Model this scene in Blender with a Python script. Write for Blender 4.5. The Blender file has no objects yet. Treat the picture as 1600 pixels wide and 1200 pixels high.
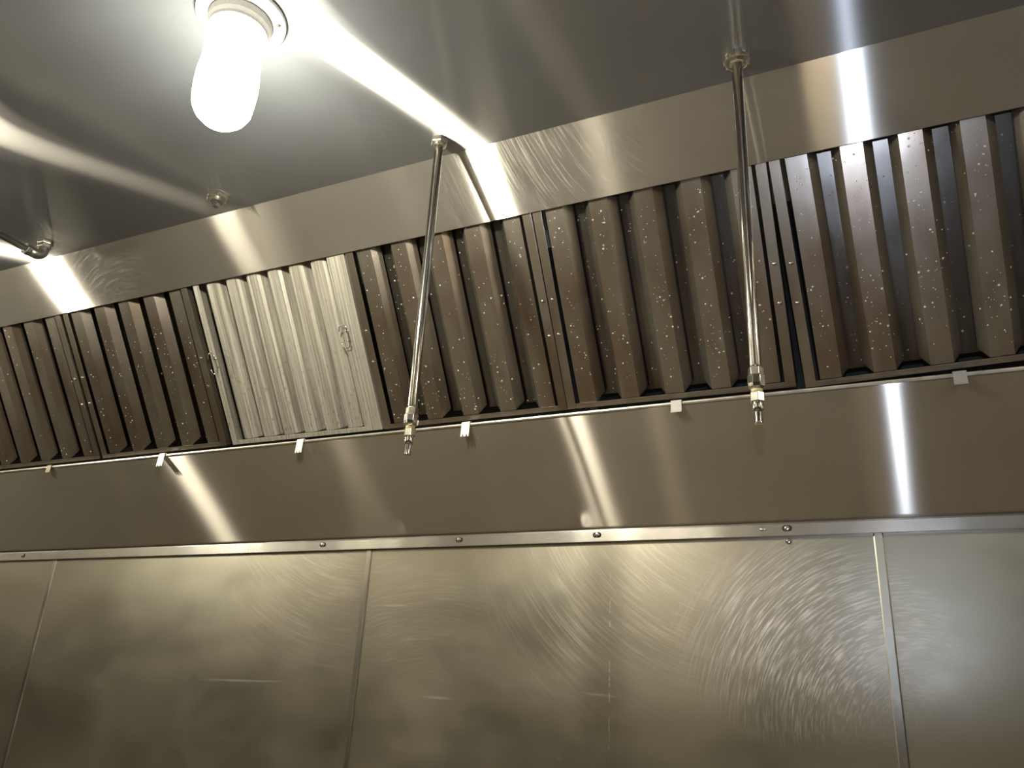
import bpy, bmesh, math, random
from mathutils import Vector, Matrix
random.seed(7)
S = bpy.context.scene
COL = S.collection
PI = math.pi
EYE = 1.55                      # height of the camera above the floor; z values below are given relative to it

# ------------------------------------------------------------------ geometry constants (metres)
WALL_Y = 1.77                   # steel wall panels
TOP_Z = 1.133 + EYE             # underside of hood top
HEAD_TOP = (1.285, 1.133 + EYE) # header sheet, top edge (y, z)
HEAD_BOT = (1.382, 1.002 + EYE) # header sheet, bottom edge
FILT_BOT = (1.631, 0.624 + EYE) # filter face, bottom edge
LIP = (1.615, 0.6105 + EYE)     # trough lip
BACK_BOT = (1.760, 0.376 + EYE) # lower back sheet, bottom edge
RAIL_Z = (0.3465 + EYE, 0.3770 + EYE)
FRONT_Y = 0.20
X0, X1 = -3.75, 1.45            # hood ends
FV = Vector((0, HEAD_BOT[0] - FILT_BOT[0], HEAD_BOT[1] - FILT_BOT[1])).normalized()
FU = Vector((1, 0, 0))
FN = FU.cross(FV)

# ------------------------------------------------------------------ object helpers
def tag(o, label=None, cat=None, group=None, kind=None):
    if label: o['label'] = label
    if cat: o['category'] = cat
    if group: o['group'] = group
    if kind: o['kind'] = kind
    return o

def empty(name, loc=(0, 0, 0), rot=None):
    o = bpy.data.objects.new(name, None)
    COL.objects.link(o)
    o.empty_display_size = 0.05
    o.location = loc
    if rot is not None:
        o.rotation_mode = 'QUATERNION'
        o.rotation_quaternion = rot
    return o

def obj(name, bm, m, parent=None, smooth=False, solid=0.0, bevel=0.0, loc=None):
    me = bpy.data.meshes.new(name)
    bmesh.ops.recalc_face_normals(bm, faces=bm.faces[:])
    bm.to_mesh(me)
    bm.free()
    me.materials.append(m)
    if smooth:
        for p in me.polygons:
            p.use_smooth = True
    o = bpy.data.objects.new(name, me)
    COL.objects.link(o)
    if parent: o.parent = parent
    if loc is not None: o.location = loc
    if solid:
        md = o.modifiers.new('thickness', 'SOLIDIFY')
        md.thickness = solid
        md.offset = 0
    if bevel:
        md = o.modifiers.new('edge', 'BEVEL')
        md.width = bevel
        md.segments = 2
        md.limit_method = 'ANGLE'
        md.angle_limit = math.radians(35)
    return o

def copy_tree(o, parent=None):
    c = o.copy()
    COL.objects.link(c)
    if parent: c.parent = parent
    for ch in o.children:
        copy_tree(ch, c)
    return c

def box(bm, lo, hi):
    vs = [bm.verts.new((x, y, z)) for x in (lo[0], hi[0]) for y in (lo[1], hi[1]) for z in (lo[2], hi[2])]
    for f in ((0, 1, 3, 2), (4, 6, 7, 5), (0, 4, 5, 1), (2, 3, 7, 6), (0, 2, 6, 4), (1, 5, 7, 3)):
        bm.faces.new([vs[i] for i in f])

def prism(bm, poly, a0, a1, place):
    """polygon extruded between a0 and a1; place(p, q, a) makes a point"""
    A = [bm.verts.new(place(p, q, a0)) for p, q in poly]
    B = [bm.verts.new(place(p, q, a1)) for p, q in poly]
    bm.faces.new(A[::-1]); bm.faces.new(B)
    n = len(poly)
    for i in range(n):
        j = (i + 1) % n
        bm.faces.new((A[i], A[j], B[j], B[i]))

def along_x(bm, poly, x0, x1):
    prism(bm, poly, x0, x1, lambda y, z, x: (x, y, z))

def lathe(bm, prof, seg=32, at=(0, 0, 0), rot=0.0, cap=True):
    """profile of (radius, z) turned about the vertical"""
    rings = []
    for r, z in prof:
        rings.append([bm.verts.new((at[0] + r * math.cos(rot + 2 * PI * k / seg), at[1] + r * math.sin(rot + 2 * PI * k / seg), at[2] + z)) for k in range(seg)])
    for a, b in zip(rings, rings[1:]):
        for k in range(seg):
            j = (k + 1) % seg
            bm.faces.new((a[k], a[j], b[j], b[k]))
    if cap:
        bm.faces.new(rings[0]); bm.faces.new(rings[-1][::-1])

def tube(bm, pts, r, seg=12):
    pts = [Vector(p) for p in pts]
    rings = []
    up = None
    for i, p in enumerate(pts):
        t = (pts[min(i + 1, len(pts) - 1)] - pts[max(i - 1, 0)]).normalized()
        if up is None:
            up = Vector((0, 0, 1)) if abs(t.z) < 0.9 else Vector((1, 0, 0))
        s = t.cross(up).normalized()
        up = s.cross(t).normalized()
        rings.append([bm.verts.new(p + s * (r * math.cos(2 * PI * k / seg)) + up * (r * math.sin(2 * PI * k / seg))) for k in range(seg)])
    for a, b in zip(rings, rings[1:]):
        for k in range(seg):
            j = (k + 1) % seg
            bm.faces.new((a[k], a[j], b[j], b[k]))
    bm.faces.new(rings[0]); bm.faces.new(rings[-1][::-1])

def dome(bm, c, n, r, h, seg=8, rings=3):
    """a small bead of radius r and height h on a surface with normal n"""
    n = Vector(n).normalized()
    a = n.orthogonal().normalized(); b = n.cross(a)
    c = Vector(c)
    rows = []
    for i in range(rings):
        t = (PI / 2) * i / rings
        rows.append([bm.verts.new(c + (a * math.cos(2 * PI * k / seg) + b * math.sin(2 * PI * k / seg)) * (r * math.cos(t)) + n * (h * math.sin(t))) for k in range(seg)])
    top = bm.verts.new(c + n * h)
    for p, q in zip(rows, rows[1:]):
        for k in range(seg):
            j = (k + 1) % seg
            bm.faces.new((p[k], p[j], q[j], q[k]))
    for k in range(seg):
        bm.faces.new((rows[-1][k], rows[-1][(k + 1) % seg], top))

# ------------------------------------------------------------------ materials
class N:
    """small wrapper around a node tree"""
    def __init__(s, name):
        s.m = bpy.data.materials.new(name)
        s.m.use_nodes = True
        s.t = s.m.node_tree
        s.t.nodes.clear()
        s.out = s.t.nodes.new('ShaderNodeOutputMaterial')
    def n(s, typ, **kw):
        nd = s.t.nodes.new(typ)
        ins = kw.pop('ins', {})
        for k, v in kw.items(): setattr(nd, k, v)
        for k, v in ins.items():
            if isinstance(v, bpy.types.NodeSocket): s.t.links.new(v, nd.inputs[k])
            else: nd.inputs[k].default_value = v
        return nd
    def math(s, op, a, b=0.0, c=None):
        ins = {0: a, 1: b}
        if c is not None: ins[2] = c
        return s.n('ShaderNodeMath', operation=op, ins=ins).outputs[0]
    def ramp(s, v, lo, hi, a=0.0, b=1.0):
        return s.n('ShaderNodeMapRange', ins={'Value': v, 'From Min': lo, 'From Max': hi, 'To Min': a, 'To Max': b}).outputs[0]
    def noise(s, vec, scale, detail=3.0, rough=0.55):
        return s.n('ShaderNodeTexNoise', ins={'Vector': vec, 'Scale': scale, 'Detail': detail, 'Roughness': rough}).outputs['Fac']
    def stretch(s, vec, sc, rot=(0, 0, 0)):
        return s.n('ShaderNodeMapping', ins={'Vector': vec, 'Scale': sc, 'Rotation': rot}).outputs[0]
    def mix(s, f, a, b):
        nd = s.n('ShaderNodeMix', data_type='RGBA')
        for k, v in ((0, f), (6, a), (7, b)):
            if isinstance(v, bpy.types.NodeSocket): s.t.links.new(v, nd.inputs[k])
            else: nd.inputs[k].default_value = v
        return nd.outputs[2]
    def pos(s):
        return s.n('ShaderNodeTexCoord').outputs['Object']
    def done(s, sock):
        s.t.links.new(sock, s.out.inputs['Surface'])
        return s.m

def brushed(name, tangent, color=(0.60, 0.575, 0.53), rough=0.34, aniso=0.93, haze=0.22, haze_rough=0.62,
            wave=0.0, wave_scale=2.2, scratch=0.0, swirl=None, groove=0.0, along=0.008, film=None, blotch=0.09, strokes=None, tint=None):
    """stainless steel sheet brushed along X: highlights spread across the grain, along 'tangent'"""
    k = N(name)
    p = k.pos()
    tn = k.n('ShaderNodeCombineXYZ', ins={0: tangent[0], 1: tangent[1], 2: tangent[2]}).outputs[0]
    cloud = k.noise(k.stretch(p, (1.0, 1.6, 1.6)), 3.0, 4.0)
    r = k.ramp(cloud, 0.3, 0.7, rough * (1 - blotch), rough * (1 + blotch))
    dark = tuple(c * 0.95 for c in color) + (1,)
    col = k.mix(k.ramp(cloud, 0.3, 0.7, 0.0, 1.0), dark, tuple(color) + (1,))
    if tint:
        col = k.mix(k.ramp(k.noise(k.stretch(p, (1.0, 1.0, 2.2)), 2.4, 2.0), 0.40, 0.62), col, tuple(tint) + (1,))
    nrm = None
    if wave:
        w = k.noise(k.stretch(p, (1.0, 0.7, 0.7)), wave_scale, 1.0)
        b = k.n('ShaderNodeBump', ins={'Strength': 1.0, 'Distance': wave, 'Height': w})
        nrm = b.outputs[0]
    def prin(c, rr, an):
        ins = {'Base Color': c, 'Metallic': 1.0, 'Roughness': rr, 'Anisotropic': an}
        nd = k.n('ShaderNodeBsdfPrincipled', ins=ins)
        if an: k.t.links.new(tn, nd.inputs['Tangent'])
        if nrm: k.t.links.new(nrm, nd.inputs['Normal'])
        return nd.outputs[0]
    if groove:
        # fine parallel brush grooves: wide spread across the grain (groove), very narrow along it (along)
        al = math.sqrt(groove * along)
        nd = k.n('ShaderNodeBsdfAnisotropic', distribution='GGX', ins={'Color': col, 'Roughness': math.sqrt(al), 'Anisotropy': math.sqrt(along / groove) - 1.0})
        k.t.links.new(tn, nd.inputs['Tangent'])
        if nrm: k.t.links.new(nrm, nd.inputs['Normal'])
        sharp = nd.outputs[0]
    else:
        sharp = prin(col, r, aniso)
    soft = prin(col, haze_rough, 0.35)
    if film:
        # thin matte film: grease on the sheets, stand-in for lens glow on the top
        fc = k.mix(k.ramp(cloud, 0.35, 0.65), tuple(c * 0.85 for c in film) + (1,), tuple(film) + (1,))
        soft = k.n('ShaderNodeBsdfDiffuse', ins={'Color': fc, 'Roughness': 0.5}).outputs[0]
    hz = haze
    if scratch:
        # long faint wipe marks in curved bands
        ring = k.n('ShaderNodeTexNoise', ins={'Vector': k.stretch(p, (9, 75, 75), (0.0, 0.45, 0.35)), 'Scale': 1.0, 'Detail': 3.0, 'Distortion': 0.5}).outputs['Fac']
        patch = k.noise(p, 4.5, 2.0)
        sc = k.math('MULTIPLY', k.ramp(ring, 0.62, 0.72), k.ramp(patch, 0.5, 0.68))
        hz = k.math('MINIMUM', k.math('MULTIPLY_ADD', sc, scratch, haze), 1.0)
    fin = k.n('ShaderNodeMixShader', ins={0: hz, 1: sharp, 2: soft}).outputs[0]
    for (cx, cz), (px, pz), rad, fine, amt, scol in (swirl or []):
        # circular scouring marks, the palest with a painted lamp glint: fine arcs around one centre, inside one worn patch
        sp = k.n('ShaderNodeSeparateXYZ', ins={0: p})
        dx = k.math('SUBTRACT', sp.outputs[0], cx); dz = k.math('SUBTRACT', sp.outputs[2], cz)
        rr = k.math('SQRT', k.math('ADD', k.math('MULTIPLY', dx, dx), k.math('MULTIPLY', dz, dz)))
        an = k.math('ARCTAN2', dz, dx)
        v = k.n('ShaderNodeCombineXYZ', ins={0: k.math('MULTIPLY', rr, fine), 1: k.math('MULTIPLY', an, 5.0), 2: cx}).outputs[0]
        arcs = k.noise(v, 1.0, 3.0, 0.6)
        ex = k.math('SUBTRACT', sp.outputs[0], px); ez = k.math('SUBTRACT', sp.outputs[2], pz)
        d = k.math('SQRT', k.math('ADD', k.math('MULTIPLY', ex, ex), k.math('MULTIPLY', k.math('MULTIPLY', ez, ez), 1.7)))
        blot = k.noise(p, 7.0, 2.0)
        mask = k.math('MULTIPLY', k.ramp(d, rad * 0.2, rad, 1.0, 0.0), k.ramp(blot, 0.25, 0.6, 0.4, 1.0))
        f = k.math('MULTIPLY', k.math('MULTIPLY', k.ramp(arcs, 0.46, 0.70, 0.12, 1.0), mask), amt)
        scour = prin(tuple(scol) + (1,), 0.52, 0.0)
        fin = k.n('ShaderNodeMixShader', ins={0: f, 1: fin, 2: scour}).outputs[0]
    for x, z, hl, hw, slope, amt in (strokes or []):
        # single scratches and rub marks, wipe highlights put into their pale colour
        sp = k.n('ShaderNodeSeparateXYZ', ins={0: p})
        dx = k.math('SUBTRACT', sp.outputs[0], x)
        dz = k.math('SUBTRACT', k.math('SUBTRACT', sp.outputs[2], z), k.math('MULTIPLY', dx, slope))
        d2 = k.math('ADD', k.math('POWER', k.math('ABSOLUTE', k.math('DIVIDE', dx, hl)), 2.0), k.math('POWER', k.math('ABSOLUTE', k.math('DIVIDE', dz, hw)), 2.0))
        f = k.ramp(d2, 0.0, 1.0, amt, 0.0)
        if hl < hw:   # a scratch broken into dots
            f = k.math('MULTIPLY', f, k.ramp(k.noise(k.stretch(p, (4, 4, 60)), 1.0, 3.0), 0.50, 0.62))
        fin = k.n('ShaderNodeMixShader', ins={0: f, 1: fin, 2: prin((0.92, 0.92, 0.92, 1), 0.55, 0.0)}).outputs[0]
    return k.done(fin)

def plain_metal(name, color, rough, spots=0.0, spot_color=(0.1, 0.08, 0.05), grain=(1, 1, 1)):
    k = N(name)
    p = k.pos()
    g = k.noise(k.stretch(p, grain), 40.0, 3.0)
    col = k.mix(k.ramp(g, 0.3, 0.7), tuple(c * 0.85 for c in color) + (1,), tuple(color) + (1,))
    r = k.ramp(g, 0.3, 0.7, rough * 0.85, rough * 1.15)
    if spots:
        s = k.ramp(k.noise(p, 9.0, 5.0, 0.65), 0.52, 0.70)
        col = k.mix(k.math('MULTIPLY', s, spots), col, tuple(spot_color) + (1,))
    nd = k.n('ShaderNodeBsdfPrincipled', ins={'Base Color': col, 'Metallic': 1.0, 'Roughness': r})
    return k.done(nd.outputs[0])

def greasy(name, metal_a=(0.28, 0.255, 0.23), metal_b=(0.18, 0.135, 0.10), film=0.11):
    """dark cooked-on film over filter steel: smears along the baffle, brown stains, speckle"""
    k = N(name)
    p = k.pos()
    smear = k.noise(k.stretch(p, (20, 2, 20)), 1.0, 2.0, 0.5)
    stain = k.noise(k.stretch(p, (3, 1.6, 3)), 2.0, 4.0, 0.6)
    speck = k.noise(p, 130.0, 2.0)
    c = k.mix(k.ramp(stain, 0.35, 0.65), tuple(metal_a) + (1,), tuple(metal_b) + (1,))
    c = k.mix(k.math('MULTIPLY', k.ramp(smear, 0.55, 0.75), 0.2), c, (0.47, 0.45, 0.40, 1))
    c = k.mix(k.math('MULTIPLY', k.ramp(speck, 0.64, 0.72), 0.3), c, (0.14, 0.11, 0.085, 1))
    r = k.math('ADD', k.ramp(smear, 0.3, 0.7, 0.235, 0.255), k.ramp(speck, 0.6, 0.7, 0.0, 0.015))
    b = k.n('ShaderNodeBump', ins={'Strength': 0.35, 'Distance': 0.0025, 'Height': k.noise(p, 9.0, 1.0)})
    nd = k.n('ShaderNodeBsdfPrincipled', ins={'Base Color': c, 'Metallic': 0.95, 'Roughness': r, 'Normal': b.outputs[0]})
    fc = k.mix(k.ramp(stain, 0.35, 0.65), (0.34, 0.32, 0.25, 1), (0.20, 0.15, 0.11, 1))
    fc = k.mix(k.math('MULTIPLY', k.ramp(speck, 0.62, 0.70), 0.5), fc, (0.06, 0.05, 0.04, 1))
    df = k.n('ShaderNodeBsdfDiffuse', ins={'Color': fc})
    fl = k.n('ShaderNodeMixShader', ins={0: film, 1: nd.outputs[0], 2: df.outputs[0]})
    return k.done(fl.outputs[0])

def dull_aluminium(name):
    k = N(name)
    p = k.pos()
    streak = k.noise(k.stretch(p, (210, 3.0, 60)), 1.0, 4.0, 0.65)
    wide = k.noise(k.stretch(p, (50, 1.5, 50)), 1.0, 3.0)
    speck = k.noise(k.stretch(p, (1, 0.5, 1)), 120.0, 2.0)
    c = k.mix(k.ramp(streak, 0.36, 0.64), (0.24, 0.225, 0.19, 1), (0.52, 0.505, 0.455, 1))
    c = k.mix(k.math('MULTIPLY', k.ramp(wide, 0.5, 0.72), 0.45), c, (0.27, 0.245, 0.195, 1))
    low = k.ramp(k.n('ShaderNodeSeparateXYZ', ins={0: p}).outputs[1], 0.02, 0.30, 0.75, 0.25)
    c = k.mix(k.math('MULTIPLY', k.ramp(speck, 0.60, 0.70), low), c, (0.20, 0.17, 0.12, 1))
    b = k.n('ShaderNodeBump', ins={'Strength': 0.35, 'Distance': 0.0006, 'Height': streak})
    nd = k.n('ShaderNodeBsdfPrincipled', ins={'Base Color': c, 'Metallic': 0.55, 'Roughness': 0.55, 'Normal': b.outputs[0]})
    return k.done(nd.outputs[0])

def matte(name, color, rough=0.6, var=0.15, scale=6.0):
    k = N(name)
    g = k.noise(k.pos(), scale, 4.0)
    c = k.mix(k.ramp(g, 0.3, 0.7), tuple(x * (1 - var) for x in color) + (1,), tuple(min(1, x * (1 + var)) for x in color) + (1,))
    nd = k.n('ShaderNodeBsdfPrincipled', ins={'Base Color': c, 'Roughness': rough})
    return k.done(nd.outputs[0])

def tiles(name):
    k = N(name)
    br = k.n('ShaderNodeTexBrick', offset=0.0, ins={'Vector': k.pos(), 'Color1': (0.33, 0.265, 0.17, 1), 'Color2': (0.26, 0.21, 0.135, 1),
             'Mortar': (0.08, 0.07, 0.06, 1), 'Scale': 1.0, 'Mortar Size': 0.006, 'Brick Width': 0.15, 'Row Height': 0.15})
    nd = k.n('ShaderNodeBsdfPrincipled', ins={'Base Color': br.outputs['Color'], 'Roughness': 0.45})
    return k.done(nd.outputs[0])

def glowing(name, color, strength, amber=False):
    k = N(name)
    c = tuple(color) + (1,)
    st = strength
    if amber:   # a scorched, amber-stained shoulder of the glass
        p = k.pos()
        d = k.n('ShaderNodeVectorMath', operation='DISTANCE', ins={0: p, 1: (0.046, 0.021, -0.066)}).outputs['Value']
        m = k.ramp(d, 0.006, 0.026, 1.0, 0.0)
        c = k.mix(m, c, (1.0, 0.55, 0.10, 1))
        st = k.ramp(m, 0.0, 1.0, strength, 0.6)
    # frosted glass: half lets the bulb's light through, half glows
    k.m.cycles.emission_sampling = 'NONE'
    e = k.n('ShaderNodeEmission', ins={'Color': c, 'Strength': st})
    tr = k.n('ShaderNodeBsdfTransparent')
    return k.done(k.n('ShaderNodeMixShader', ins={0: 0.5, 1: tr.outputs[0], 2: e.outputs[0]}).outputs[0])

def water(name):
    k = N(name)
    nd = k.n('ShaderNodeBsdfPrincipled', ins={'Base Color': (0.80, 0.78, 0.73, 1), 'Roughness': 0.10, 'IOR': 1.45, 'Transmission Weight': 0.45, 'Specular IOR Level': 0.9})  # pale body colour stands in for the glints on the beads
    return k.done(nd.outputs[0])

M_TOP = brushed('brushed steel top', (0, 1, 0), color=(0.50, 0.495, 0.485), rough=0.135, aniso=1.0, haze=0.36, film=(0.122, 0.133, 0.150), groove=0.40, along=0.006, wave=0.0006, wave_scale=1.3)  # blue-grey film colour stands in for the lens glow around the lamp
M_HEAD = brushed('brushed steel header', (0, 0.59, -0.80), rough=0.125, aniso=1.0, haze=0.30, film=(0.21, 0.205, 0.19), groove=0.30, wave=0.0002, swirl=[((-0.2, 1.3 + EYE), (-0.62, 1.06 + EYE), 0.30, 260.0, 0.16, (0.75, 0.73, 0.68)),
                  ((-1.9, 0.75 + EYE), (-2.05, 1.05 + EYE), 0.30, 260.0, 0.10, (0.75, 0.73, 0.68))])
M_BACK = brushed('brushed steel back', (0, 0.53, -0.85), color=(0.54, 0.50, 0.45), rough=0.13, aniso=1.0, haze=0.36, film=(0.25, 0.235, 0.19), groove=0.30, along=0.005, wave=0.0010, wave_scale=2.6)
STROKES = [(-1.62, 0.011 + EYE, 0.16, 0.0035, 0.02, 0.2), (-1.02, -0.004 + EYE, 0.05, 0.004, -0.02, 0.2), (-0.62, 0.02 + EYE, 0.05, 0.003, -0.06, 0.18),
           (-1.165, 0.205 + EYE, 0.05, 0.004, 0.0, 0.2), (-0.598, 0.08 + EYE, 0.0014, 0.26, 0.0, 0.5), (-0.71, -0.14 + EYE, 0.004, 0.09, 0.0, 0.25)]
M_WALL = brushed('brushed steel wall', (0, 0, 1), color=(0.48, 0.455, 0.37), rough=0.36, aniso=0.3, haze=0.26, film=(0.13, 0.12, 0.09), blotch=0.19, tint=(0.49, 0.44, 0.36), strokes=STROKES, wave=0.004, wave_scale=1.9,
                 swirl=[((0.0, -0.03 + EYE), (-0.19, 0.14 + EYE), 0.28, 230.0, 1.0, (0.97, 0.95, 0.95)),  # scratched patch, the head lamp's glint put into its bright arcs
                        ((-0.25, 0.60 + EYE), (-0.62, 0.20 + EYE), 0.34, 230.0, 0.5, (0.72, 0.69, 0.60)),
                        ((-1.25, 0.75 + EYE), (-1.45, 0.24 + EYE), 0.40, 200.0, 0.35, (0.70, 0.67, 0.57)),
                        ((-1.05, -0.30 + EYE), (-1.10, 0.18 + EYE), 0.25, 200.0, 0.35, (0.70, 0.67, 0.57))])
M_FRONT = brushed('brushed steel front', (0, 0, 1), rough=0.20, aniso=1.0, haze=0.22, groove=0.35)
M_BRIGHT = plain_metal('polished steel', (0.66, 0.65, 0.62), 0.16)
M_RAIL = brushed('polished rail steel', (0, 0, 1), color=(0.62, 0.60, 0.56), rough=0.235, aniso=0.7, haze=0.15, haze_rough=0.5, wave=0.0025, wave_scale=7)
M_STRIP2 = plain_metal('seam strip steel plain', (0.50, 0.47, 0.41), 0.345, grain=(1, 1, 0.15))
M_STRIP = plain_metal('seam strip steel', (0.50, 0.47, 0.41), 0.345, spots=0.5, spot_color=(0.75, 0.72, 0.66), grain=(1, 1, 0.15))
M_LIP = plain_metal('folded lip steel', (0.55, 0.52, 0.46), 0.42)
M_FILTER = greasy('greasy filter steel')
M_FILTER2 = greasy('dark filter steel', (0.11, 0.105, 0.10), (0.06, 0.05, 0.042), 0.035)  # darker copy for the rear row, recess shade put into its colour
M_ALU = dull_aluminium('dull aluminium')
M_RIVET = plain_metal('rivet steel', (0.72, 0.70, 0.66), 0.14)
M_CHROME = plain_metal('chrome', (0.78, 0.77, 0.74), 0.07)
M_NUT = plain_metal('zinc nut', (0.72, 0.70, 0.62), 0.28)
M_PIPE = plain_metal('chromed pipe', (0.66, 0.64, 0.60), 0.15, grain=(1, 1, 0.1))
M_SEAL = matte('yellow thread tape', (0.55, 0.48, 0.28), 0.6)
M_CLIPA = matte('dull white aluminium clip', (0.84, 0.83, 0.78), 0.4, 0.05)
M_CLIPB = matte('grey clip', (0.20, 0.20, 0.19), 0.35, 0.05)
M_CLIPD = matte('off white clip', (0.50, 0.49, 0.45), 0.4, 0.05)
M_CLIPC = plain_metal('tarnished clip', (0.40, 0.34, 0.26), 0.35)
M_CAST = plain_metal('cast metal', (0.34, 0.345, 0.34), 0.38)
M_PAINT = matte('grey lamp paint', (0.40, 0.41, 0.41), 0.45, 0.04)
M_SCREW = plain_metal('screw steel', (0.60, 0.57, 0.50), 0.22)
M_HOLE = matte('black hole', (0.012, 0.011, 0.010), 0.7)
M_PLENUM = matte('dark plenum', (0.02, 0.022, 0.022), 0.6, 0.5, 12.0)  # near-black colour puts the shade in the filter gaps into the sheet
M_WATER = water('pale water drops')
M_GLOBE = glowing('lit globe', (1.0, 0.96, 0.84), 14.0, amber=True)
M_GLOBE2 = glowing('lit globe far', (1.0, 0.93, 0.74), 12.0)
M_GLOBE4 = glowing('lit globe dim', (1.0, 0.90, 0.70), 3.0)
M_GLOBE3 = glowing('lit globe weak', (1.0, 0.80, 0.52), 1.0)

# ------------------------------------------------------------------ setting
def struct(name, bm, m, label, parent=None, **kw):
    o = obj(name, bm, m, parent, **kw)
    tag(o, label, None, None, 'structure')
    return o

bm = bmesh.new(); box(bm, (-6.0, -3.2, -0.12), (4.0, WALL_Y + 0.25, 0.0))
struct('floor', bm, tiles('quarry tiles'), 'brown quarry tile kitchen floor')
bm = bmesh.new(); box(bm, (-6.0, -3.32, 0.0), (4.0, -3.2, 2.9))
struct('wall_front', bm, matte('painted wall', (0.12, 0.105, 0.085), 0.6, 0.1, 2.0), 'painted kitchen wall facing the hood')

# back wall: four steel sheets on a backing wall
bm = bmesh.new(); box(bm, (-6.0, WALL_Y + 0.012, 0.0), (4.0, WALL_Y + 0.25, 2.9))
wall = struct('wall_back', bm, matte('plaster', (0.5, 0.48, 0.44)), 'back wall clad in brushed stainless steel sheets')
SEAMS = [-2.479, -1.259, -0.039]
edges = [-4.6] + SEAMS + [1.9]
for a, b in zip(edges, edges[1:]):
    bm = bmesh.new()
    nx, nz = 24, 12
    z0, z1 = 0.9, RAIL_Z[1] - 0.004
    # thin sheet, slightly puffed out between its fixings
    nx, nz = 48, 16
    front, back = [], []
    for jz in range(nz + 1):
        z = z0 + (z1 - z0) * jz / nz
        tz = max(0.0, min(1.0, (z1 - z) / 0.22)); tz = tz * tz * (3 - 2 * tz)
        rf = []
        for jx in range(nx + 1):
            q = 2 * jx / nx - 1
            x = (a + b) / 2 + q * ((b - a) / 2 - 0.0015)
            rf.append(bm.verts.new((x, WALL_Y - 0.004 * tz * (1 - q ** 4), z)))
        front.append(rf)
    for jz in range(nz):
        for jx in range(nx):
            bm.faces.new((front[jz][jx], front[jz][jx + 1], front[jz + 1][jx + 1], front[jz + 1][jx]))
    sh = obj('steel_sheet', bm, M_WALL, wall, smooth=True, solid=0.0012)
    es = sh.modifiers.new('crisp rim', 'EDGE_SPLIT'); es.split_angle = math.radians(40)
    sh.modifiers[0].offset = -1 if sh.data.polygons[0].normal.y < 0 else 1
for i, x in enumerate(SEAMS):
    bm = bmesh.new()
    w = 0.0075 if i < 2 else 0.0095
    z1 = RAIL_Z[0] + 0.0005
    poly = [(x - w, WALL_Y), (x - w, WALL_Y - 0.0015), (x - w * 0.72, WALL_Y - 0.0035), (x + w * 0.72, WALL_Y - 0.0035), (x + w, WALL_Y - 0.0015), (x + w, WALL_Y)]
    prism(bm, poly, 0.9, z1, lambda p, q, a: (p, q, a))
    struct('trim_%d' % (i + 1), bm, M_STRIP if i == 2 else M_STRIP2,
           ['thin steel seam strip between wall sheets at the left edge', 'thin steel seam strip between wall sheets below the left drop pipe',
            'scratched steel seam strip between wall sheets at the right'][i])

# ------------------------------------------------------------------ exhaust hood
hood = empty('exhaust_hood', (0, 0, 0))
tag(hood, 'stainless steel kitchen exhaust hood seen from below, brushed top, sloped header and back sheets', 'exhaust hood')
T = 0.0012
bm = bmesh.new(); box(bm, (X0, FRONT_Y, TOP_Z), (X1, HEAD_TOP[0] + 0.004, TOP_Z + 0.003))
obj('top_panel', bm, M_TOP, hood)
# header: sheet sloping from the top down over the filter tops, hemmed lower edge
hy, hz = HEAD_BOT
dv = Vector((HEAD_TOP[0] - hy, HEAD_TOP[1] - hz)).normalized(); nv = Vector((dv.y, -dv.x))
if nv.x < 0: nv = -nv
bm = bmesh.new()
poly = [(HEAD_TOP[0], HEAD_TOP[1]), (hy, hz), (hy + 0.0022 * nv.x + 0.0008, hz + 0.0022 * nv.y - 0.0004), (HEAD_TOP[0] + 0.002, HEAD_TOP[1])]
along_x(bm, poly, X0, X1)
obj('header_panel', bm, M_HEAD, hood)
# trough: lip, shelf under the filters, plenum sheet behind
bm = bmesh.new()
ly, lz = LIP
along_x(bm, [(ly - 0.0005, lz - 0.006), (ly - 0.0022, lz - 0.003), (ly - 0.0018, lz + 0.0005), (ly + 0.001, lz + 0.0018), (ly + 0.004, lz), (1.735, lz - 0.003), (1.735, lz - 0.005), (ly + 0.004, lz - 0.004)], X0, X1)
obj('grease_trough', bm, M_LIP, hood)
bm = bmesh.new()
along_x(bm, [(1.733, lz - 0.01), (1.738, lz - 0.01), (1.738, TOP_Z), (1.733, TOP_Z)], X0, X1)
obj('plenum_panel', bm, M_PLENUM, hood)
# blank sheets close the filter opening beyond the last filters
fo = FN * -0.006
for xa, xb in ((X0, -2.712), (0.385, X1)):
    bm = bmesh.new()
    lo_ = Vector((0, FILT_BOT[0], FILT_BOT[1])) + fo
    hi_ = lo_ + FV * 0.49
    bk = FN * -0.002
    along_x(bm, [((lo_)[1], lo_[2]), (hi_[1], hi_[2]), ((hi_ + bk)[1], (hi_ + bk)[2]), ((lo_ + bk)[1], (lo_ + bk)[2])], xa, xb)
    obj('blank_panel', bm, M_FRONT, hood)
# back sheet below the trough: slopes back to the wall rail
bm = bmesh.new()
by, bz = BACK_BOT
nx_, nv_ = 640, 36
dimples = [(-1.135, 0.93, 0.020), (-0.668, 0.93, 0.018), (-1.45, 0.96, 0.016)]
grid = []
for j in range(nv_ + 1):
    t = j / nv_
    row = []
    for i in range(nx_ + 1):
        x = X0 + (X1 - X0) * i / nx_
        y = ly + (by - ly) * t; z = lz - 0.002 + (bz - lz + 0.002) * t
        for dx_, dt_, dr_ in dimples:            # dents along the fixing line
            y -= 0.0016 * math.exp(-((x - dx_) ** 2 + ((t - dt_) * 0.28) ** 2) / dr_ ** 2)
        row.append(bm.verts.new((x, y, z)))
    grid.append(row)
for j in range(nv_):
    for i in range(nx_):
        bm.faces.new((grid[j][i], grid[j + 1][i], grid[j + 1][i + 1], grid[j][i + 1]))
obj('back_panel', bm, M_BACK, hood, smooth=True, solid=0.0012)
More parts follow.
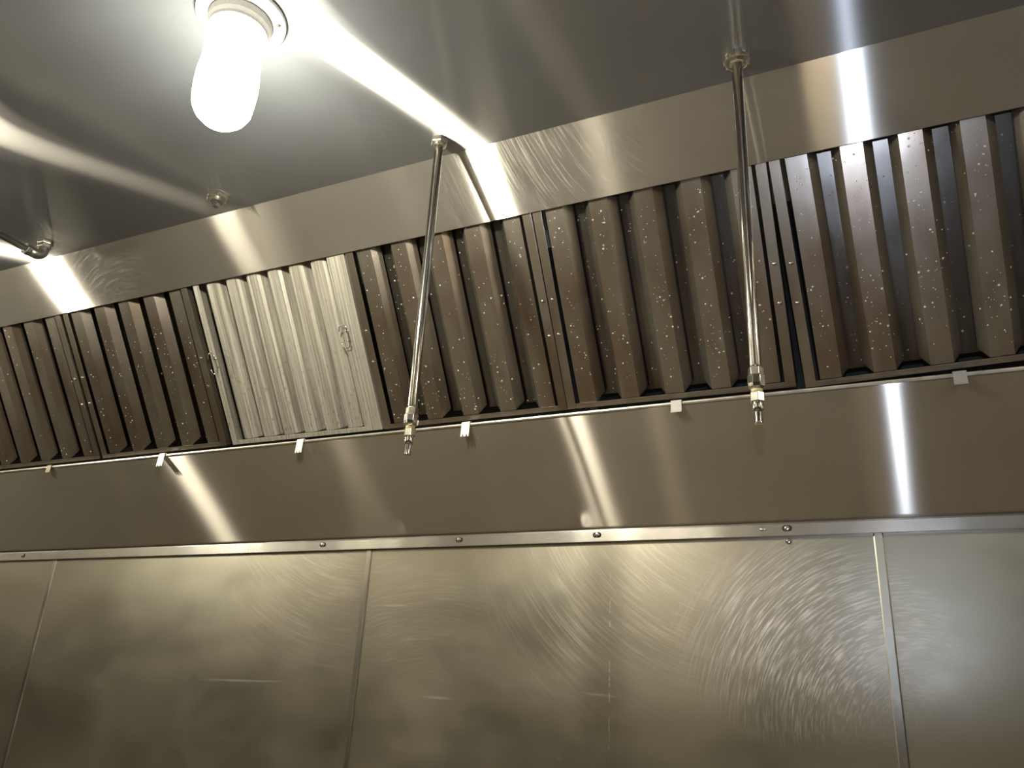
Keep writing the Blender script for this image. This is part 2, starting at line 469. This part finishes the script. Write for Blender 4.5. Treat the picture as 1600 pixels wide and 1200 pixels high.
bm = bmesh.new(); box(bm, (X0, FRONT_Y - 0.002, 0.56 + EYE), (X1, FRONT_Y, TOP_Z + 0.003))
obj('front_panel', bm, M_FRONT, hood)
for x in (X0, X1):
    bm = bmesh.new()
    s = -1 if x == X0 else 1
    poly = [(FRONT_Y - 0.002, 0.56 + EYE), (FRONT_Y - 0.002, TOP_Z + 0.003), (WALL_Y - 0.002, TOP_Z + 0.003), (WALL_Y - 0.002, bz), (WALL_Y - 0.12, bz)]
    along_x(bm, poly, min(x, x + s * 0.002), max(x, x + s * 0.002))
    obj('end_panel', bm, M_FRONT, hood)

# ------------------------------------------------------------------ wall rail with screws
rail = empty('wall_rail', (0, WALL_Y - 0.009, RAIL_Z[0]))
tag(rail, 'narrow polished steel rail screwed along the top of the wall sheets under the hood', 'rail')
ry = WALL_Y - 0.009
def rail_piece(x0, x1, dy=0.0):
    bm = bmesh.new()
    z0, z1 = 0.0, RAIL_Z[1] - RAIL_Z[0]
    along_x(bm, [(0.0085, z0), (dy, z0), (dy - 0.0006, z0 + 0.001), (dy - 0.0006, z1 - 0.006), (dy + 0.0012, z1 - 0.001), (0.0085, z1 + 0.0015)], x0, x1)
    return obj('rail_length', bm, M_RAIL, rail)
JOINT = -1.600
rl = rail_piece(X0, JOINT + 0.002)
rr_ = rail_piece(JOINT, X1, -0.0012)
def screw(x, z, par, hole=False, y=-0.002):
    bm = bmesh.new()
    seg = 14
    pr = [(0.0062, 0.0), (0.0058, 0.0016), (0.0040, 0.0030), (0.0018, 0.0034), (0.0016, 0.0018)]
    rings = [[bm.verts.new((x + r * math.cos(2 * PI * k / seg), y - h, z + r * math.sin(2 * PI * k / seg))) for k in range(seg)] for r, h in pr]
    for a, b in zip(rings, rings[1:]):
        for k in range(seg):
            j = (k + 1) % seg
            bm.faces.new((a[k], a[j], b[j], b[k]))
    bm.faces.new(rings[-1])
    return obj('screw', bm, M_SCREW, par, smooth=False)
SCREWS = [-2.632, -1.405, -0.988, -0.628, -0.211]
for x in SCREWS:
    s = screw(x, 0.0155, rl if x < JOINT else rr_)
    bm = bmesh.new()                                         # dark slot the screw sits in
    for k in range(1):
        pts = []
        for q in range(16):
            a = 2 * PI * q / 16
            pts.append((x + (0.0035 if math.cos(a) > 0 else -0.0035) + 0.0068 * math.cos(a), 0.0155 + 0.0064 * math.sin(a)))
        yy = -0.0021 if x > JOINT else -0.0009
        prism(bm, pts, yy, yy + 0.0004, lambda p, q, a: (p, a, q))
    obj('slot', bm, M_HOLE, rl if x < JOINT else rr_)

bm = bmesh.new()
dome(bm, (-0.262, -0.0018, 0.0150), (0, -1, 0), 0.0042, 0.0018, 10, 2); dome(bm, (-0.255, -0.0018, 0.0138), (0, -1, 0), 0.0028, 0.0015, 9, 2)
obj('solder_spot', bm, M_RIVET, rr_, smooth=True)
screw(-0.211, -0.0098, rr_, y=0.0075)

# ------------------------------------------------------------------ grease filters
FW, FL, FD = 0.500, 0.502, 0.044

def frame_bm(w=FW, side=0.021, foot=0.012):
    bm = bmesh.new()
    h = w / 2
    t = 0.0015
    for s in (-1, 1):
        lo, hi = sorted((s * h, s * (h - side)))
        box(bm, (lo, 0.0, -t), (hi, FL, 0.0))                            # front flange
        lo, hi = sorted((s * h, s * (h - t)))
        box(bm, (lo, 0.0, -FD), (hi, FL, -t))                            # outer side
    box(bm, (-h + side, 0.0, -t), (h - side, foot, 0.0))                 # foot flange
    box(bm, (-h + t, 0.0, -FD), (h - t, t, -t))
    box(bm, (-h + side, FL - 0.02, -t), (h - side, FL, 0.0))             # top flange
    box(bm, (-h + t, FL - t, -FD), (h - t, FL, -t))
    return bm

def strip(bm, prof, v0, v1, nv=8, tip=None, bow=0.0):
    """profile points (u, n) run along v from v0 to v1; tip = extra cut per profile point at the foot"""
    rows = []
    for j in range(nv + 1):
        t = j / nv
        row = []
        for i, (u, n) in enumerate(prof):
            v = v0 + (v1 - v0) * t
            if tip and j == 0: v += tip[i]
            row.append(bm.verts.new((u + bow * math.sin(PI * t), v, n)))
        rows.append(row)
    for a, b in zip(rows, rows[1:]):
        for i in range(len(prof) - 1):
            bm.faces.new((a[i], a[i + 1], b[i + 1], b[i]))

def dark_baffles(n=5, rng=None):
    """front row of splayed channels, rear row of flat channels between them"""
    bm = bmesh.new()
    side, slot, wf = 0.021, 0.009, 0.040
    x0 = -FW / 2 + side + slot + wf / 2
    p = (FW - 2 * (side + slot) - wf) / (n - 1)
    for i in range(n):
        c = x0 + p * i
        spl, dep = 0.0165, 0.021
        L = spl if i > 0 else 0.004
        Rr = spl if i < n - 1 else 0.004
        j = (rng.random() - 0.5) * 0.004
        prof = [(c - wf / 2 - L, -0.006 - dep), (c - wf / 2, -0.0055), (c + wf / 2, -0.0055), (c + wf / 2 + Rr, -0.006 - dep)]
        strip(bm, prof, 0.0125, FL - 0.004, 8, (0.016, 0, 0, 0.016), j * 0.7)
    return bm

def rear_baffles(n=5):
    bm = bmesh.new()
    side, slot, wf = 0.021, 0.009, 0.040
    x0 = -FW / 2 + side + slot + wf / 2
    p = (FW - 2 * (side + slot) - wf) / (n - 1)
    for i in range(n - 1):
        c = x0 + p * (i + 0.5)
        w = p - wf - 0.014
        prof = [(c - w / 2 + 0.001, -0.026), (c - w / 2, -0.037), (c + w / 2, -0.037), (c + w / 2 - 0.001, -0.026)]
        strip(bm, prof, 0.020, FL - 0.004, 6)
    return bm

def pale_ribs(n=6):
    bm = bmesh.new()
    lft, rgt = 0.025, 0.062
    span = FW - lft - rgt + 0.010
    p = span / n
    for i in range(n):
        c = -FW / 2 + lft + p * (i + 0.5)
        w = p * 0.60
        prof = [(c - w / 2 - 0.010, -0.034), (c - w / 2 - 0.002, -0.012), (c - w / 2 + 0.005, -0.007), (c - w * 0.2, -0.0050), (c + w * 0.2, -0.0050), (c + w / 2 - 0.005, -0.007), (c + w / 2 + 0.002, -0.012), (c + w / 2 + 0.010, -0.034)]
        strip(bm, prof, 0.0125, FL - 0.004, 8)
    strip(bm, [(-FW / 2 + 0.022, -0.036), (FW / 2 - 0.03, -0.036)], 0.004, FL - 0.004, 2)
    return bm

def rivet_bm(u, v):
    bm = bmesh.new()
    dome(bm, (u, v, 0.0), (0, 0, 1), 0.0042, 0.0030, 12, 3)
    return bm

def handle_bm(u, v, inward):
    """wire bail, an oval loop hinged beside the frame strip"""
    bm = bmesh.new()
    pts = []
    n = 28
    for i in range(n + 1):
        a = 2 * PI * i / n * 0.90 + 0.3
        r1, r2 = 0.015, 0.029
        ca, sa = math.cos(a), math.sin(a)
        e = 0.6
        pu = math.copysign(abs(ca) ** e, ca) * r1
        pv = math.copysign(abs(sa) ** e, sa) * r2
        pts.append((u + pu * inward, v + pv, 0.005 + 0.006 * (1 - ca) / 2))
    tube(bm, pts, 0.0013, 8)
    return bm

def drops_bm(rng, n):
    """water beads left after cleaning, on the channel faces"""
    bm = bmesh.new()
    side, slot, wf = 0.021, 0.009, 0.040
    x0 = -FW / 2 + side + slot + wf / 2
    p = (FW - 2 * (side + slot) - wf) / 4
    cl = [(rng.random(), rng.random()) for _ in range(7)]
    for i in range(n):
        r = 0.0008 + 0.0018 * rng.random() ** 2.5
        k = rng.randrange(5)
        c = x0 + p * k
        if rng.random() < 0.55:
            q = rng.choice(cl); v = 0.03 + 0.43 * q[1] + rng.gauss(0, 0.03)
        else:
            v = 0.03 + 0.44 * rng.random()
        v = min(max(v, 0.025), 0.47)
        kind = rng.random()
        if kind < 0.66:
            u = c + (rng.random() - 0.5) * (wf - 0.004); z = -0.0052; nn = (0, 0, 1)
        elif kind < 0.85 and 0 < k < 4:
            s = rng.choice((-1, 1)); t = rng.random() * 0.9
            u = c + s * (wf / 2 + 0.0165 * t); z = -0.0055 - 0.0215 * t + 0.0004; nn = (s * 0.79, 0, 0.61)
        else:
            if k == 4: continue
            u = c + p / 2 + (rng.random() - 0.5) * 0.020; z = -0.0363; nn = (0, 0, 1)
        dome(bm, (u, v, z), nn, r, r * 0.8, 7, 2)
    return bm

FXC = [-2.454, -1.940, -1.416, -0.909, -0.408, 0.110]         # filter centres along the hood
FROT = [0.0, 0.0, 0.0, 0.002, -0.004, 0.026]
FLAB = ['dark greasy baffle filter cut off at the left edge of the photo',
        'dark speckled steel baffle filter just left of the pale aluminium filter',
        'pale dull aluminium baffle filter with narrow ribs and two wire handles',
        'dark greasy baffle filter behind the left drop pipe, right of the pale filter',
        'dark wet baffle filter between the two black gaps, left of the right drop pipe',
        'dark wet baffle filter at the right end, slightly tilted, right of the right drop pipe']
base_q = Matrix((FU, FV, FN)).transposed().to_quaternion()
rng = random.Random(21)
for i, (x, rot) in enumerate(zip(FXC, FROT)):
    pale = (i == 2)
    from mathutils import Quaternion
    q = base_q @ Quaternion((0, 0, 1), rot)
    pos = Vector((x, FILT_BOT[0], FILT_BOT[1])) - FN * 0.0042 + (FV * 0.001 if rot > 0.01 else Vector())
    f = empty('grease_filter', pos, q)
    tag(f, FLAB[i], 'grease filter', 'baffle filters in a row under the header')
    if pale:
        bm = frame_bm(side=0.020)
        box(bm, (FW / 2 - 0.052, 0.012, -0.0035), (FW / 2 - 0.0195, FL - 0.02, -0.0005))
        obj('frame', bm, M_ALU, f, bevel=0.0006)
        obj('baffle_panel', pale_ribs(), M_ALU, f, smooth=False, solid=0.001)
        for u, v, inw in ((-FW / 2 + 0.010, 0.235, -1), (FW / 2 - 0.045, 0.25, -1)):
            hd = obj('handle', handle_bm(u, v, inw), M_PIPE, f, smooth=True)
            obj('rivet', rivet_bm(u + 0.006, v + 0.012), M_RIVET, hd, smooth=True)
            obj('rivet', rivet_bm(u + 0.006, v - 0.012), M_RIVET, hd, smooth=True)
    else:
        obj('frame', frame_bm(), M_FILTER, f, bevel=0.0006)
        obj('baffle_panel', dark_baffles(5, rng), M_FILTER, f, solid=0.001)
        obj('rear_baffle_panel', rear_baffles(5), M_FILTER2, f, solid=0.001)
        for s in (-1, 1):
            for v in (0.255, 0.175):
                obj('rivet', rivet_bm(s * (FW / 2 - 0.0105), v), M_RIVET, f, smooth=True)
        n = [60, 170, 0, 260, 310, 380][i]
        d = obj('water_drops', drops_bm(rng, n), M_WATER, f, smooth=True)
        d['kind'] = 'stuff'

# ------------------------------------------------------------------ fire suppression drop pipes
def drop_pipe(x, y, hexnut, label, spin):
    top = TOP_Z - 0.0003
    end = 0.4135 + EYE
    r = empty('drop_pipe', (x, y, top))
    tag(r, label, 'drop pipe', 'fire suppression drop pipes under the hood')
    bm = bmesh.new()
    if hexnut:
        lathe(bm, [(0.0175, 0.0), (0.0195, -0.002), (0.0195, -0.012), (0.017, -0.0145), (0.011, -0.0145)], 6, rot=spin)
        lathe(bm, [(0.0125, -0.0145), (0.0125, -0.019), (0.010, -0.020)], 24)
        o = obj('ceiling_nut', bm, M_NUT, r, bevel=0.0008)
    else:
        lathe(bm, [(0.021, 0.0), (0.0225, -0.002), (0.0225, -0.009), (0.019, -0.0105), (0.0185, -0.006), (0.012, -0.006)], 36)
        for k in range(12):
            a = 2 * PI * k / 12
            box(bm, (0.0222 * math.cos(a) - 0.0018, 0.0222 * math.sin(a) - 0.0018, -0.010), (0.0222 * math.cos(a) + 0.0018, 0.0222 * math.sin(a) + 0.0018, -0.001))
        lathe(bm, [(0.0135, -0.006), (0.0135, -0.013), (0.0105, -0.014)], 6, rot=spin)
        o = obj('ceiling_nut', bm, M_NUT, r, bevel=0.0006)
    pb = 0.508 + EYE - top
    bm = bmesh.new(); lathe(bm, [(0.0093, 0.0), (0.0093, pb + 0.004), (0.0082, pb)], 28)
    obj('pipe', bm, M_PIPE, r, smooth=True).data.polygons[-1].use_smooth = False
    z = pb + 0.001
    bm = bmesh.new(); lathe(bm, [(0.0112, z), (0.0122, z - 0.001), (0.0122, z - 0.0125), (0.0112, z - 0.0138)], 6, rot=spin + 0.3)
    obj('locking_nut', bm, M_NUT, r, bevel=0.0006)
    z -= 0.0138
    bm = bmesh.new(); lathe(bm, [(0.0130, z), (0.0145, z - 0.002), (0.0145, z - 0.014), (0.0135, z - 0.020), (0.0095, z - 0.0225)], 8, rot=spin + 0.6)
    obj('union_nut', bm, M_CHROME, r, bevel=0.0008)
    z -= 0.0225
    bm = bmesh.new(); lathe(bm, [(0.0088, z), (0.0088, z - 0.006)], 24)
    obj('thread', bm, M_SEAL, r, smooth=True)
    z -= 0.006
    bm = bmesh.new(); lathe(bm, [(0.0108, z), (0.0116, z - 0.001), (0.0116, z - 0.0150), (0.0106, z - 0.0162)], 6, rot=spin)
    obj('nozzle_nut', bm, M_NUT, r, bevel=0.0006)
    z -= 0.0162
    bm = bmesh.new(); lathe(bm, [(0.0090, z), (0.0090, z - 0.0130), (0.0082, z - 0.0145), (0.0068, z - 0.0147)], 28)
    obj('nozzle', bm, M_CHROME, r, smooth=True, bevel=0.0004)
    z -= 0.0147
    bm = bmesh.new(); lathe(bm, [(0.0064, z), (0.0064, z - 0.0175), (0.0072, z - 0.0180), (0.0072, z - 0.0195), (0.0060, z - 0.0200)], 28)
    obj('blow_off_cap', bm, M_CHROME, r, smooth=True, bevel=0.0004)
    return r
drop_pipe(-0.8150, 1.2312, True, 'chromed suppression pipe with hex ceiling nut, hanging left, near the bright lamp', 0.2)
drop_pipe(-0.1777, 1.2297, False, 'chromed suppression pipe with round ceiling nut, hanging right, far from the lamp', 0.75)

# plugged hole in the hood top
pp = empty('pipe_plug', (-1.4455, 1.2190, TOP_Z - 0.0003))
tag(pp, 'small hex pipe plug in the hood top, below the bright lamp', 'pipe plug')
bm = bmesh.new(); lathe(bm, [(0.021, 0.0), (0.023, -0.002), (0.023, -0.009), (0.0205, -0.011), (0.010, -0.011)], 6, rot=0.35)
obj('locking_nut', bm, M_NUT, pp, bevel=0.0008)
bm = bmesh.new(); lathe(bm, [(0.0135, -0.011), (0.0135, -0.016), (0.012, -0.017)], 24)
obj('collar', bm, M_CAST, pp, smooth=False)
bm = bmesh.new(); lathe(bm, [(0.0085, -0.017), (0.0085, -0.026), (0.0075, -0.027)], 4, rot=0.9)
obj('square_head', bm, M_CAST, pp, bevel=0.0006)

# pipe with elbow running forward under the top, at the left
pp.scale = (1.2, 1.2, 1.2)
pe = empty('feed_pipe', (-2.083, 1.216, TOP_Z - 0.0003))
tag(pe, 'grey metal feed pipe with elbow under the hood top, at the left edge', 'pipe')
bm = bmesh.new(); lathe(bm, [(0.019, 0.0), (0.0205, -0.002), (0.0205, -0.009), (0.019, -0.0105), (0.011, -0.0105)], 6, rot=0.1)
obj('locking_nut', bm, M_NUT, pe, bevel=0.0008)
bm = bmesh.new(); lathe(bm, [(0.0175, -0.0115), (0.0185, -0.013), (0.0185, -0.019), (0.017, -0.021)], 6, rot=0.15)
obj('union_nut', bm, M_NUT, pe, bevel=0.0008)
bm = bmesh.new()
arc = [(0, 0, -0.010), (0, 0, -0.026)] + [(0, -0.020 * (1 - math.cos(a)), -0.028 - 0.020 * math.sin(a)) for a in [PI / 2 * k / 8 for k in range(1, 9)]] + [(0, -0.040, -0.048)]
tube(bm, arc, 0.0145, 18)
obj('elbow', bm, M_CAST, pe, smooth=True)
bm = bmesh.new(); tube(bm, [(0, -0.036, -0.048), (0, -0.050, -0.048)], 0.0165, 8)
obj('pipe_nut', bm, M_CAST, pe, bevel=0.0006)
bm = bmesh.new(); tube(bm, [(0, -0.048, -0.048), (0, -0.5, -0.048), (0, -0.96, -0.048)], 0.0090, 18)
obj('pipe', bm, M_CAST, pe, smooth=True)

# ------------------------------------------------------------------ lamps under the hood top
def lamp(x, y, gm, watts, color, label):
    r = empty('hood_lamp', (x, y, TOP_Z - 0.0003))
    tag(r, label, 'lamp', 'globe lamps along the hood top')
    bm = bmesh.new(); lathe(bm, [(0.078, 0.0), (0.080, -0.002), (0.079, -0.008), (0.074, -0.011), (0.050, -0.012)], 48)
    obj('base_plate', bm, M_PAINT, r, smooth=False, bevel=0.0008)
    bm = bmesh.new(); lathe(bm, [(0.056, -0.011), (0.057, -0.016), (0.055, -0.026), (0.0525, -0.034), (0.0515, -0.040)], 48)
    obj('collar', bm, M_PAINT, r, smooth=False, bevel=0.0008)
    for k in range(3):
        bm = bmesh.new(); a = 0.5 + 2 * PI * k / 3
        lathe(bm, [(0.0045, -0.011), (0.0045, -0.0135), (0.003, -0.0150)], 12, at=(0.068 * math.cos(a), 0.068 * math.sin(a), 0))
        obj('screw', bm, M_SCREW, r)
    bm = bmesh.new()
    prof = [(0.0470, -0.0405), (0.0505, -0.047), (0.0512, -0.064), (0.0498, -0.092), (0.0505, -0.118), (0.0530, -0.140), (0.0535, -0.165), (0.0520, -0.190)]
    for k in range(1, 6):
        a = PI / 2 * k / 5
        prof.append((0.052 * math.cos(a) + 0.0004, -0.190 - 0.052 * math.sin(a)))
    lathe(bm, prof, 24)
    obj('globe', bm, gm, r, smooth=True)
    l = bpy.data.lights.new('bulb', 'POINT'); l.energy = watts; l.color = color; l.shadow_soft_size = 0.043
    b = bpy.data.objects.new('bulb', l); COL.objects.link(b); b.parent = r; b.location = (0, 0, -0.155)
    return r
lamp(-0.980, 0.795, M_GLOBE, 60.0, (1.0, 0.93, 0.74), 'glowing white globe lamp hanging from the hood top at upper left')
lamp(-2.840, 0.795, M_GLOBE2, 66.0, (1.0, 0.93, 0.74), 'far lit globe lamp toward the left end of the hood')
lamp(0.940, 0.795, M_GLOBE2, 22.0, (1.0, 0.93, 0.74), 'lit globe lamp near the right end of the hood top')
lamp(-1.940, 0.795, M_GLOBE4, 2.8, (1.0, 0.90, 0.70), 'dim globe lamp under the hood top between the two brightest lamps')
lamp(-0.050, 0.795, M_GLOBE3, 1.0, (1.0, 0.80, 0.52), 'weak warm globe lamp under the hood top beyond the right pipe')

# ------------------------------------------------------------------ filter clips hooked on the trough lip
def clip(x, tilt, length, width, m, label, flare=0.0, yaw=0.0, teeth=True):
    r = empty('lip_clip', (x, LIP[0], LIP[1]))
    tag(r, label, 'clip', 'metal clips hooked over the trough lip')
    r.rotation_euler = (0, 0, yaw)
    bm = bmesh.new()
    t = math.radians(tilt)
    a = (-0.0045, 0.0005); d = (-math.sin(t), -math.cos(t))
    prof = [(0.0065, 0.0030), (0.001, 0.0042), (-0.0035, 0.0034), a]
    for s in (0.25, 0.5, 0.75, 1.0):
        yy = a[0] + d[0] * length * s; zz = a[1] + d[1] * length * s
        if flare and s == 1.0: yy -= flare
        prof.append((yy, zz))
    w = width / 2
    cols = [-w, -w * 0.62, -w * 0.30, w * 0.30, w * 0.62, w]
    rows = [[bm.verts.new((c, y, z)) for c in cols] for y, z in prof]
    for p, q in zip(rows, rows[1:]):
        for i in range(5):
            bm.faces.new((p[i], p[i + 1], q[i + 1], q[i]))
    if teeth:
        e = (prof[-1][0] + d[0] * 0.005, prof[-1][1] + d[1] * 0.005)
        for i in (0, 2, 4):
            v1 = bm.verts.new((cols[i], e[0], e[1])); v2 = bm.verts.new((cols[i + 1], e[0], e[1]))
            bm.faces.new((rows[-1][i], rows[-1][i + 1], v2, v1))
    obj('blade', bm, m, r, solid=0.0012, bevel=0.0)
    return r
clip(-2.398, 2, 0.021, 0.020, M_CLIPC, 'tarnished brown metal clip on the trough lip at the far left', teeth=False)
clip(-1.910, 4, 0.031, 0.022, M_CLIPA, 'pale metal clip with notched end casting a long shadow, second from left', yaw=0.0)
clip(-1.407, 3, 0.030, 0.021, M_CLIPA, 'pale notched metal clip on the trough lip below the pale aluminium filter')
clip(-0.910, 4, 0.029, 0.022, M_CLIPA, 'pale notched metal clip just right of the left drop pipe nozzle')
clip(-0.401, -4, 0.025, 0.023, M_CLIPD, flare=0.005, label='pale plain metal clip on the lip left of the right drop pipe nozzle', teeth=False)
clip(0.134, 2, 0.026, 0.023, M_CLIPB, 'grey metal clip with flared end on the trough lip at the far right', flare=0.006, teeth=False)

# ------------------------------------------------------------------ light
w = bpy.data.worlds.new('World'); S.world = w; w.use_nodes = True
bg = w.node_tree.nodes['Background']
bg.inputs[0].default_value = (0.90, 0.80, 0.66, 1); bg.inputs[1].default_value = 0.035

def area(name, loc, target, sx, sy, power, color):
    l = bpy.data.lights.new(name, 'AREA'); l.shape = 'RECTANGLE'; l.size = sx; l.size_y = sy; l.energy = power; l.color = color
    o = bpy.data.objects.new(name, l); COL.objects.link(o)
    o.location = loc
    o.rotation_euler = (Vector(target) - Vector(loc)).to_track_quat('-Z', 'Y').to_euler()
    return o
area('floor_fill_light', (-1.4, -1.5, 2.85), (-1.4, -1.5, 0), 2.4, 0.5, 40, (1.0, 0.90, 0.74))  # added unseen light that brightens the floor mirrored in the steel

# the cool lamp worn by the photographer, beam up at the filters
l = bpy.data.lights.new('head_lamp', 'SPOT'); l.energy = 22.0; l.color = (0.70, 0.80, 1.0); l.shadow_soft_size = 0.012
l.spot_size = math.radians(76); l.spot_blend = 1.0
o = bpy.data.objects.new('head_lamp', l); COL.objects.link(o); o.location = (0.030, -0.14, EYE + 0.16)
o.rotation_euler = (Vector((0.01, 1.36, EYE + 1.0)) - o.location).to_track_quat('-Z', 'Y').to_euler()

# ------------------------------------------------------------------ camera
cam = bpy.data.cameras.new('camera'); co = bpy.data.objects.new('camera', cam); COL.objects.link(co)
R = Matrix(((0.90461859, 0.11035933, 0.41168681), (0.42311885, -0.34886525, -0.83621975), (0.05133858, 0.93065238, -0.3622851)))
co.matrix_world = Matrix.Translation((0, 0, EYE)) @ R.to_4x4()
cam.sensor_fit = 'HORIZONTAL'; cam.sensor_width = 36.0; cam.lens = 1268.38 / 1600 * 36.0
cam.clip_start = 0.01
S.camera = co

S.view_settings.view_transform = 'Standard'; S.view_settings.look = 'None'
S.view_settings.gamma = 1.0; S.view_settings.use_curve_mapping = False
S.view_settings.exposure = 0.35
S.cycles.use_denoising = True
S.cycles.denoising_input_passes = 'RGB_ALBEDO_NORMAL'
S.cycles.max_bounces = 10; S.cycles.glossy_bounces = 7; S.cycles.sample_clamp_indirect = 2.5; S.cycles.blur_glossy = 0.6
